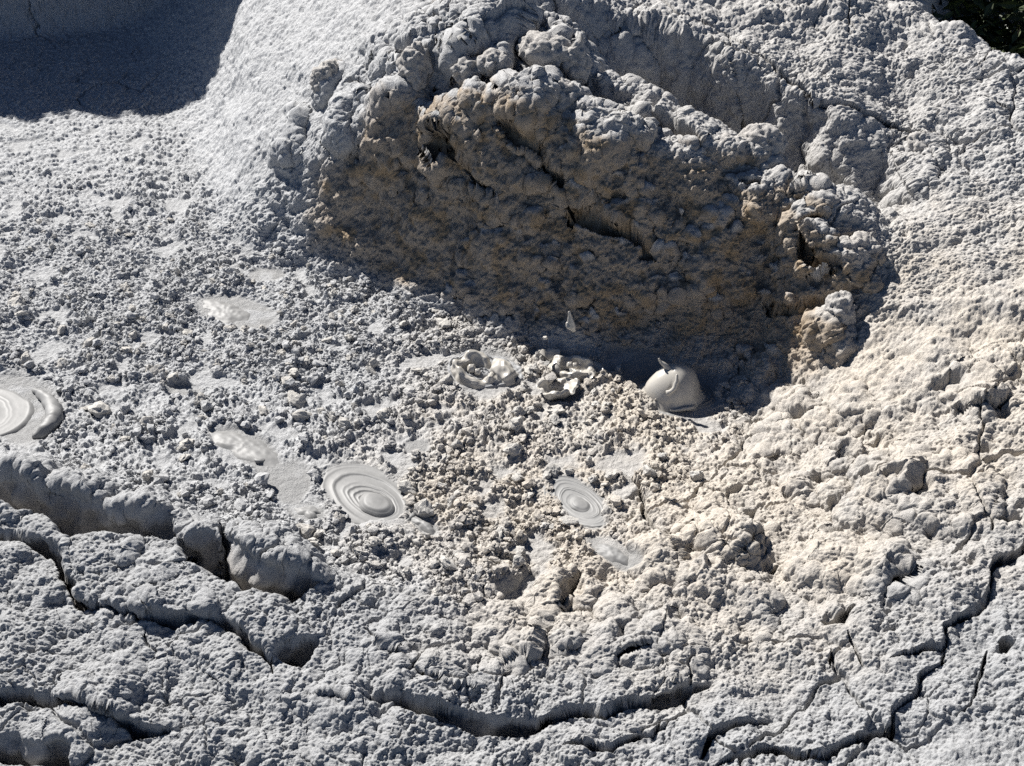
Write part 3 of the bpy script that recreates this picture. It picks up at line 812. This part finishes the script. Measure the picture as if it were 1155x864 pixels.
# ---- the big bubble ---------------------------------------------------------------------------------
c = ground(757, 447)
root = thing('mud_bubble', 'big glossy mud bubble bulging out of the pool where the shade ends', 'mud bubble', tuple(c))
def bub(r, z, an):
    k = 1 + 0.05 * math.cos(an - 0.4) - 0.05 * math.exp(-((an - 4.55) / 0.10) ** 2) * sstep(.03, .09, r)
    return r * k, z * (1 + 0.05 * math.cos(an - 0.2))
prof = [(1e-4, .131)] + [(.097 * math.sin(t) * (1 + 0.04 * math.sin(2 * t)), .020 + .111 * math.cos(t)) for t in np.linspace(.06, 1.42, 40)] + [(.101, .026), (.107, .014), (.115, .004), (.130, -.002), (.15, -.02)]
V, Fq = revolve(prof, 90, sx=1.06, fn=bub)
link('dome', mesh_np('dome', wobble(V, .010, .10, 5), Fq, creamwet), root)
for (a0, a1, rr, zz, th) in ((-1.7, .5, .108, .014, .012),):
    aa = np.linspace(a0, a1, 12)
    V, Fq = tube([(rr * math.cos(a) * 1.03, rr * math.sin(a), zz + .006 * math.sin(3 * a)) for a in aa], [th * (0.25 + 0.75 * math.sin(math.pi * k / 11)) for k in range(12)])
    link('lower_fold', mesh_np('lower_fold', wobble(V, .006, .05, 8), Fq, creamwet), root)
def front(px, py, Yc):
    r = ray(px, py); t = Yc / r[1]
    return Vector((r[0] * t - c[0], Yc - c[1], CAM_H + r[2] * t - c[2]))
V, Fq = tube([front(752, 444, c[1] - .088), front(758, 441, c[1] - .092), front(762, 435, c[1] - .086), front(763.5, 428, c[1] - .076), front(763, 422, c[1] - .062)], [.010, .010, .009, .007, .004])
link('splash_curl', mesh_np('splash_curl', wobble(V, .003, .02, 3), Fq, creamwet), root)
V, Fq = tube([front(756, 418, c[1] + .01), front(750, 412, c[1] + .015), front(745, 408, c[1] + .02), front(743, 404, c[1] + .02)], [.014, .010, .006, .003])
link('horn', mesh_np('horn', V, Fq, creamwet), root)
e = ground(745, 436); v = gvec(e, 62, 18)
V, Fq = ripple_disc(c, e[:2], np.hypot(*v), np.hypot(*v) * .62, math.atan2(v[1], v[0]), 8, .009, 52, lift=.004)
V[:, 2] += base_h(V[:, 0] + c[0], V[:, 1] + c[1]) - c[2]
link('ripple_ring', mesh_np('ripple_ring', V, Fq, wetm), root)

# ---- the burst bubbles --------------------------------------------------------------------------------
c = ground(545, 424)
root = thing('burst_bubble', 'burst mud bubble of two torn lobes inside rough rings', 'burst bubble', tuple(c))
e = ground(548, 419); v = gvec(e, 46, 10)
V, Fq = ripple_disc(c, e[:2], np.hypot(*v), np.hypot(*v) * .72, math.atan2(v[1], v[0]), 7, .012, 61, lift=.008, rough=.010)
V[:, 2] += base_h(V[:, 0] + c[0], V[:, 1] + c[1]) - c[2]
link('ripple_ring', mesh_np('ripple_ring', V, Fq, mud), root)
def cup(r, h, seed, tear=0.5):
    prof = [(r * 1.15, -.02), (r * 1.10, h * .35), (r * 1.02, h * .75), (r * .90, h * .98), (r * .80, h), (r * .70, h * .90), (r * .62, h * .55), (r * .50, h * .2), (r * .3, h * .05), (1e-4, h * .02)]
    p2 = []
    for (a, b) in zip(prof[:-1], prof[1:]):
        for k in range(4): p2.append((a[0] + (b[0] - a[0]) * k / 4, a[1] + (b[1] - a[1]) * k / 4))
    p2.append(prof[-1])
    V, Fq = revolve(p2, 80, fn=lambda q, z, a: (q * (1 + .08 * math.sin(2 * a + seed) + .05 * math.sin(5 * a + seed)), z * (1 + tear * math.sin(a + seed) * .55 + .22 * math.sin(3 * a + seed * 2) + .12 * math.sin(7 * a + seed))))
    V[:, 2] = V[:, 2] * .78 - .004
    return wobble(wobble(V, r * .16, r * .7, seed), r * .05, r * .25, seed + 7), Fq
V, Fq = cup(.080, .052, 4); V[:, 0] *= 1.2
o = link('torn_cup', mesh_np('torn_cup', V, Fq, creamwet), root, (-.028, .006, .008)); o.rotation_euler = (R(8), R(7), R(-24))
V, Fq = dome_mesh(.050, .062, 1.0, 1.5, R(25), 13, False)
link('side_lobe', mesh_np('side_lobe', wobble(V, .008, .03, 4), Fq, creamwet), root, (.078, .004, .004))
for (x, y, z, q) in ((-.045, .002, .034, .016), (-.022, -.012, .028, .012)):
    v0, f0 = icos(3); link('droplet', mesh_np('droplet', wobble(v0 * q, q * .3, q, 2), f0, creamwet), root, (x, y, z))

c = ground(646, 419)
root = thing('burst_bubble', 'burst mud bubble with two drops in its open cup, left of the big bubble', 'burst bubble', tuple(c))
V, Fq = cup(.066, .050, 2.2, .7); V[:, 0] *= 1.25
o = link('torn_cup', mesh_np('torn_cup', V, Fq, creamwet), root, (0, 0, .006)); o.rotation_euler = (R(12), R(6), R(-18))
for (x, y, z, q) in ((-.012, .004, .028, .012), (.008, .0, .028, .011)):
    v0, f0 = icos(3); link('droplet', mesh_np('droplet', wobble(v0 * q, q * .3, q, 2), f0, creamwet), root, (x, y, z))
for k, (px, py, s_, rz) in enumerate(((622, 409, .045, 30), (668, 424, .04, -30), (660, 434, .036, 10), (630, 425, .03, 80))):
    q = ground(px, py)
    prof = [(.2 * s_, .0), (.7 * s_, .012), (s_, .03), (1.02 * s_, .034), (.95 * s_, .036), (.7 * s_, .020), (.2 * s_, .010), (.2 * s_, 0)]
    V, Fq = revolve(prof, 26, 0, 2.4)
    o = link('torn_flap', mesh_np('torn_flap', wobble(V, .010, .03, k), Fq, creamwet), root, (q[0] - c[0], q[1] - c[1], q[2] - c[2] + .006)); o.rotation_euler = (0, 0, R(rz))

# ---- the mud shell in front of it
c = ground(626, 444)
prof = [(.004, -.006), (.030, -.004), (.055, .012), (.070, .036), (.074, .042), (.064, .044), (.050, .024), (.030, .008), (.004, .004)]
p2 = []
for a_, b_ in zip(prof[:-1], prof[1:]):
    for k in range(5): p2.append((a_[0] + (b_[0] - a_[0]) * k / 5, a_[1] + (b_[1] - a_[1]) * k / 5))
p2.append(prof[-1])
V, Fq = revolve(p2, 60, fn=lambda r, z, a: (r * (1 + .12 * math.sin(2 * a + .5) + .06 * math.sin(5 * a)), z * (1 + .6 * math.sin(a + 2.6) + .25 * math.sin(3 * a + 1) + .12 * math.sin(8 * a))))
o = link('mud_shell', mesh_np('mud_shell', wobble(V, .008, .03, 31), Fq, creamwet), None, (c[0], c[1], c[2] + .002)); o.rotation_euler = (R(10), R(16), R(15))
tag(o, 'hollow cup shaped mud flake lying open below the drop holding burst bubble', 'mud flake')

# ---- mud thrown into the air ------------------------------------------------------------------------------
def in_air(px, py, Yc):
    r = ray(px, py); t = Yc / r[1]
    return np.array([r[0] * t, Yc, CAM_H + r[2] * t])
c = in_air(643, 364, 4.05)
def ia(px, py): return Vector(in_air(px, py, 4.05) - c)
V1, F1 = tube([ia(642, 351), ia(642.6, 356), ia(643.5, 362), ia(645, 368), ia(648, 374)], [.0035, .006, .011, .014, .004], ns=18)
V2, F2 = tube([ia(644, 369) + Vector((0, -.004, 0)), ia(641, 367) + Vector((0, -.006, 0)), ia(639.6, 363)], [.008, .009, .004], ns=14)
o = link('mud_drop', mesh_np('mud_drop', np.r_[V1, V2], np.r_[F1, F2 + len(V1)], creamwet), None, tuple(c))
tag(o, 'forked pale mud drop flying high in front of the shaded wall', 'mud drop', 'drops of mud thrown into the air')
for (px, py, q, lb) in ((615, 381, .0075, 'tiny round mud drop flying below the forked drop'), (586, 393, .012, 'bean shaped mud drop leaping above the burst bubbles near the shade edge')):
    v0, f0 = icos(3)
    o = link('mud_drop', mesh_np('mud_drop', wobble(v0 * (q * 1.3, q, q * .9), q * .5, q * 1.5, int(px)), f0, creamwet), None, tuple(in_air(px, py, 4.5 if px > 600 else 4.62)))
    tag(o, lb, 'mud drop', 'drops of mud thrown into the air')

# ---- loose boulders of dried mud on the mound and bank ---------------------------------------------------------
def boulder_mesh(name, r, sx, sy, sz, seed, point=0.0, sub=5):
    v, f = icos(sub)
    q = v.copy()
    v = v * (1 + 0.22 * perlin(q + seed * 3.1, 0.9, seed)[:, None] + 0.10 * perlin(q + seed, 0.4, seed + 1)[:, None])
    if point:
        zt = np.clip(v[:, 2], 0, 2); v[:, 0] *= 1 - point * zt; v[:, 1] *= 1 - point * zt; v[:, 2] *= 1 + 0.5 * point * zt
    v = v * (r * sx, r * sy, r * sz)
    n = q
    w = v + seed
    v = v + n * (0.013 * granules(w, 0.034, 2) + 0.014 * granules(w, 0.019, 3) + 0.009 * granules(w, 0.0105, 4) + 0.007 * fbm(w, .02, 8, 2))[:, None]
    me = mesh_np(name, v, f, mud)
    for nm, val in (('pale', .7), ('cream', .3), ('brown', .12), ('wet', 0.0)):
        a = me.attributes.new(nm, 'FLOAT', 'POINT'); a.data.foreach_set('value', np.full(len(v), val, np.float32))
    return me
BOULD = [(557, 76, 14, 1.0, .8, .6, 0, 20, 'flat twin knobbed mud boulder lying in the dark hollow of the mound top'),
         (648, 82, 15, .8, .7, 1.1, .55, 0, 'pointed mud boulder standing up like a tooth beside the dark cleft'),
         (615, 62, 26, 1.05, .6, .5, 0, -24, 'long knobbly mud boulder sloping down behind the flat twin knobbed one'),
         (528, 84, 11, 1, 1, .9, 0, 10, 'small dull mud boulder shaded between the crest humps'),
         (637, 116, 16, 1.0, .9, .85, 0, 40, 'round knobbly mud boulder above the sunlit mound face'),
         (499, 15, 9, 1, 1, 1, 0, 0, 'little ball shaped mud boulder resting at the top of the mound'),
         (373, 96, 17, 1.0, .9, .95, 0, 0, 'round mud boulder at the bright edge of the left flank'),
         (470, 88, 17, .8, .9, 1.3, .2, 0, 'upright mud boulder at the head of the shaded face'),
         (860, 166, 17, 1.2, .8, .8, 0, -15, 'crumbly mud boulder perched on the right shoulder of the mound'),
         (820, 171, 13, 1.2, .9, .7, 0, 10, 'smooth loaf shaped mud boulder next to the crumbly shoulder boulder'),
         (944, 362, 15, .9, .9, 1.2, .2, 0, 'knobbly mud boulder stacked on the cream bank where the shade ends'),
         (947, 385, 11, 1, .9, .9, 0, 0, 'small round mud boulder below the stacked cream one'),
         (1040, 166, 10, 1.2, 1, .8, 0, 0, 'small mud boulder at the end of the upper slope crack')]
fine_tree = None
for k, (px, py, rp, sx, sy, sz, pt, rz, lb) in enumerate(BOULD):
    c = hit(px, py); r = rp * px_m(c)
    o = link('mud_boulder', boulder_mesh('mud_boulder', r, sx, sy, sz, k + 1, pt), None, (c[0], c[1] , c[2] + r * sz * .45)); o.rotation_euler = (0, 0, R(rz))
    tag(o, lb, 'mud boulder')

# ---- clods: broken bits of dried mud lying on the pool ------------------------------------------------------------
def clod_shape(seed, sub, bumpy=.10):
    g = np.random.default_rng(seed)
    v, f = icos(sub)
    n = g.normal(size=(9, 3)); n /= np.linalg.norm(n, axis=1)[:, None]
    dd = g.uniform(.45, 1.0, 9)
    dots = v @ n.T
    rr = np.min(np.where(dots > .05, dd / np.maximum(dots, .05), 9), axis=1)
    v = v * np.minimum(rr, 1.25)[:, None]
    v = v * (1 + bumpy * perlin(v + seed * 1.3, .55, seed)[:, None] + bumpy * .6 * perlin(v + seed * 2.1, .25, seed + 5)[:, None])
    return v * g.uniform(.65, 1.2, 3), f
PN = P
ok = np.nonzero((m_pool > .7) & (m_smooth < .35) & (UPX > -80) & (UPX < 1200) & (VPX > 190))[0]
wgt = np.where(VPX[ok] > 0, 1.0, 0)
def rnd_rot(n):
    q = rng.normal(size=(n, 4)); q /= np.linalg.norm(q, axis=1)[:, None]
    w, x, y, z = q.T
    return np.stack([np.stack([1 - 2 * (y * y + z * z), 2 * (x * y - z * w), 2 * (x * z + y * w)], -1),
                     np.stack([2 * (x * y + z * w), 1 - 2 * (x * x + z * z), 2 * (y * z - x * w)], -1),
                     np.stack([2 * (x * z - y * w), 2 * (y * z + x * w), 1 - 2 * (x * x + y * y)], -1)], 1)
NCL = 11000
pw = np.clip(lot[ok], .05, 2) ** 1.5
pick = rng.choice(ok, NCL, p=pw / pw.sum())
sz = np.clip(np.exp(rng.normal(math.log(.0058), .55, NCL)), .0035, .024)
sz *= np.clip(0.65 + 0.45 * (VPX[pick] - 250) / 250, .55, 1.15)
M = rnd_rot(NCL)
VV, FF, base, CA = [], [], 0, []
shapes = [clod_shape(300 + k, 2, .34) for k in range(16)]
for k in range(16):
    idx = np.arange(k, NCL, 16)
    v, f = shapes[k]
    w = np.einsum('nij,vj->nvi', M[idx], v) * sz[idx][:, None, None]
    w[:, :, 2] *= .75
    CA.append(np.repeat(cream_a[pick[idx]], len(v)))
    w += (PN[pick[idx]] + np.c_[np.zeros(len(idx)), np.zeros(len(idx)), sz[idx] * .35])[:, None, :]
    VV.append(w.reshape(-1, 3))
    FF.append((f[None] + (np.arange(len(idx)) * len(v))[:, None, None] + base).reshape(-1, 3)); base += len(idx) * len(v)
VV = np.concatenate(VV); FF = np.concatenate(FF)
crm = mesh_np('mud_crumbs', VV, FF, mud, False)
for nm, val in (('pale', np.ones(len(VV))), ('cream', np.clip(np.concatenate(CA) + .08, 0, 1)), ('brown', np.zeros(len(VV))), ('wet', np.zeros(len(VV)))):
    a = crm.attributes.new(nm, 'FLOAT', 'POINT'); a.data.foreach_set('value', val.astype(np.float32))
o = link('mud_crumbs', crm)
tag(o, kind='stuff')
big_ok = ok[(VPX[ok] > 250) & (UPX[ok] > 5) & (UPX[ok] < 900)]
protos = [mesh_np('mud_clod', *clod_shape(40 + k, 3, .30), clodm, False) for k in range(14)]
pick = rng.choice(big_ok, 260)
for k, i in enumerate(pick):
    o = bpy.data.objects.new('mud_clod', protos[k % 14]); COL.objects.link(o)
    q = min(max(math.exp(random.gauss(math.log(.019), .3)), .013), .040) * min(max(0.7 + 0.4 * (VPX[i] - 250) / 250, .6), 1.1)
    o.location = (PN[i, 0], PN[i, 1], PN[i, 2] + q * .25)
    o.scale = (q * random.uniform(.8, 1.25), q * random.uniform(.8, 1.2), q * random.uniform(.55, .9))
    o.rotation_euler = (random.uniform(-.5, .5), random.uniform(-.5, .5), random.uniform(0, 6.28))
    tag(o, 'larger pale crumbly mud clod lying among the crumbs on the pool', 'mud clod', 'larger clods scattered over the pool')

# ---- bushes beyond the rim -------------------------------------------------------------------------------------
def bush(label, x, y, rad, h, seed, n=9000):
    g = np.random.default_rng(seed)
    root = thing('bush', label, 'bush', (x, y, -.9))
    u = g.normal(size=(n, 3)); u /= np.linalg.norm(u, axis=1)[:, None]
    rr = g.uniform(.35, 1, n) ** .5
    lump = 1 + .35 * perlin(u * 1.0 + seed, .55, seed)
    c = u * (rr * lump)[:, None] * (rad, rad, h / 2) + (0, 0, h / 2)
    t = g.normal(size=(n, 3)); t[:, 2] *= .6; t /= np.linalg.norm(t, axis=1)[:, None]
    b2 = np.cross(t, g.normal(size=(n, 3))); b2 /= np.linalg.norm(b2, axis=1)[:, None]
    L = g.uniform(.035, .075, n)[:, None]; W_ = L * .34
    nrm = np.cross(t, b2)
    q = np.stack([c - t * L, c + b2 * W_ - nrm * L * .12, c + t * L, c - b2 * W_ - nrm * L * .12], 1)
    link('foliage', mesh_np('foliage', q.reshape(-1, 3), np.arange(n * 4).reshape(-1, 4), leafm, False), root)
    for k in range(7):
        a = g.uniform(0, 6.28); d = g.uniform(.3, .7)
        V, Fq = tube([(0.05 * math.cos(a), .05 * math.sin(a), -.05), (rad * d * .4 * math.cos(a + .2), rad * d * .4 * math.sin(a + .2), h * .35), (rad * d * math.cos(a), rad * d * math.sin(a), h * .8)], [.022, .014, .005], ns=8)
        link('stem', mesh_np('stem', V, Fq, barkm), root)
bush('dark leafy bush just beyond the bare rim, nearest to the corner', 2.75, 7.6, .8, 1.55, 5)
bush('taller dark bush behind the leafy one at the rim', 3.7, 8.6, 1.1, 1.9, 6)
bush('low dark bush further along the rim under the upper edge', 2.75, 9.1, .9, 1.3, 9)
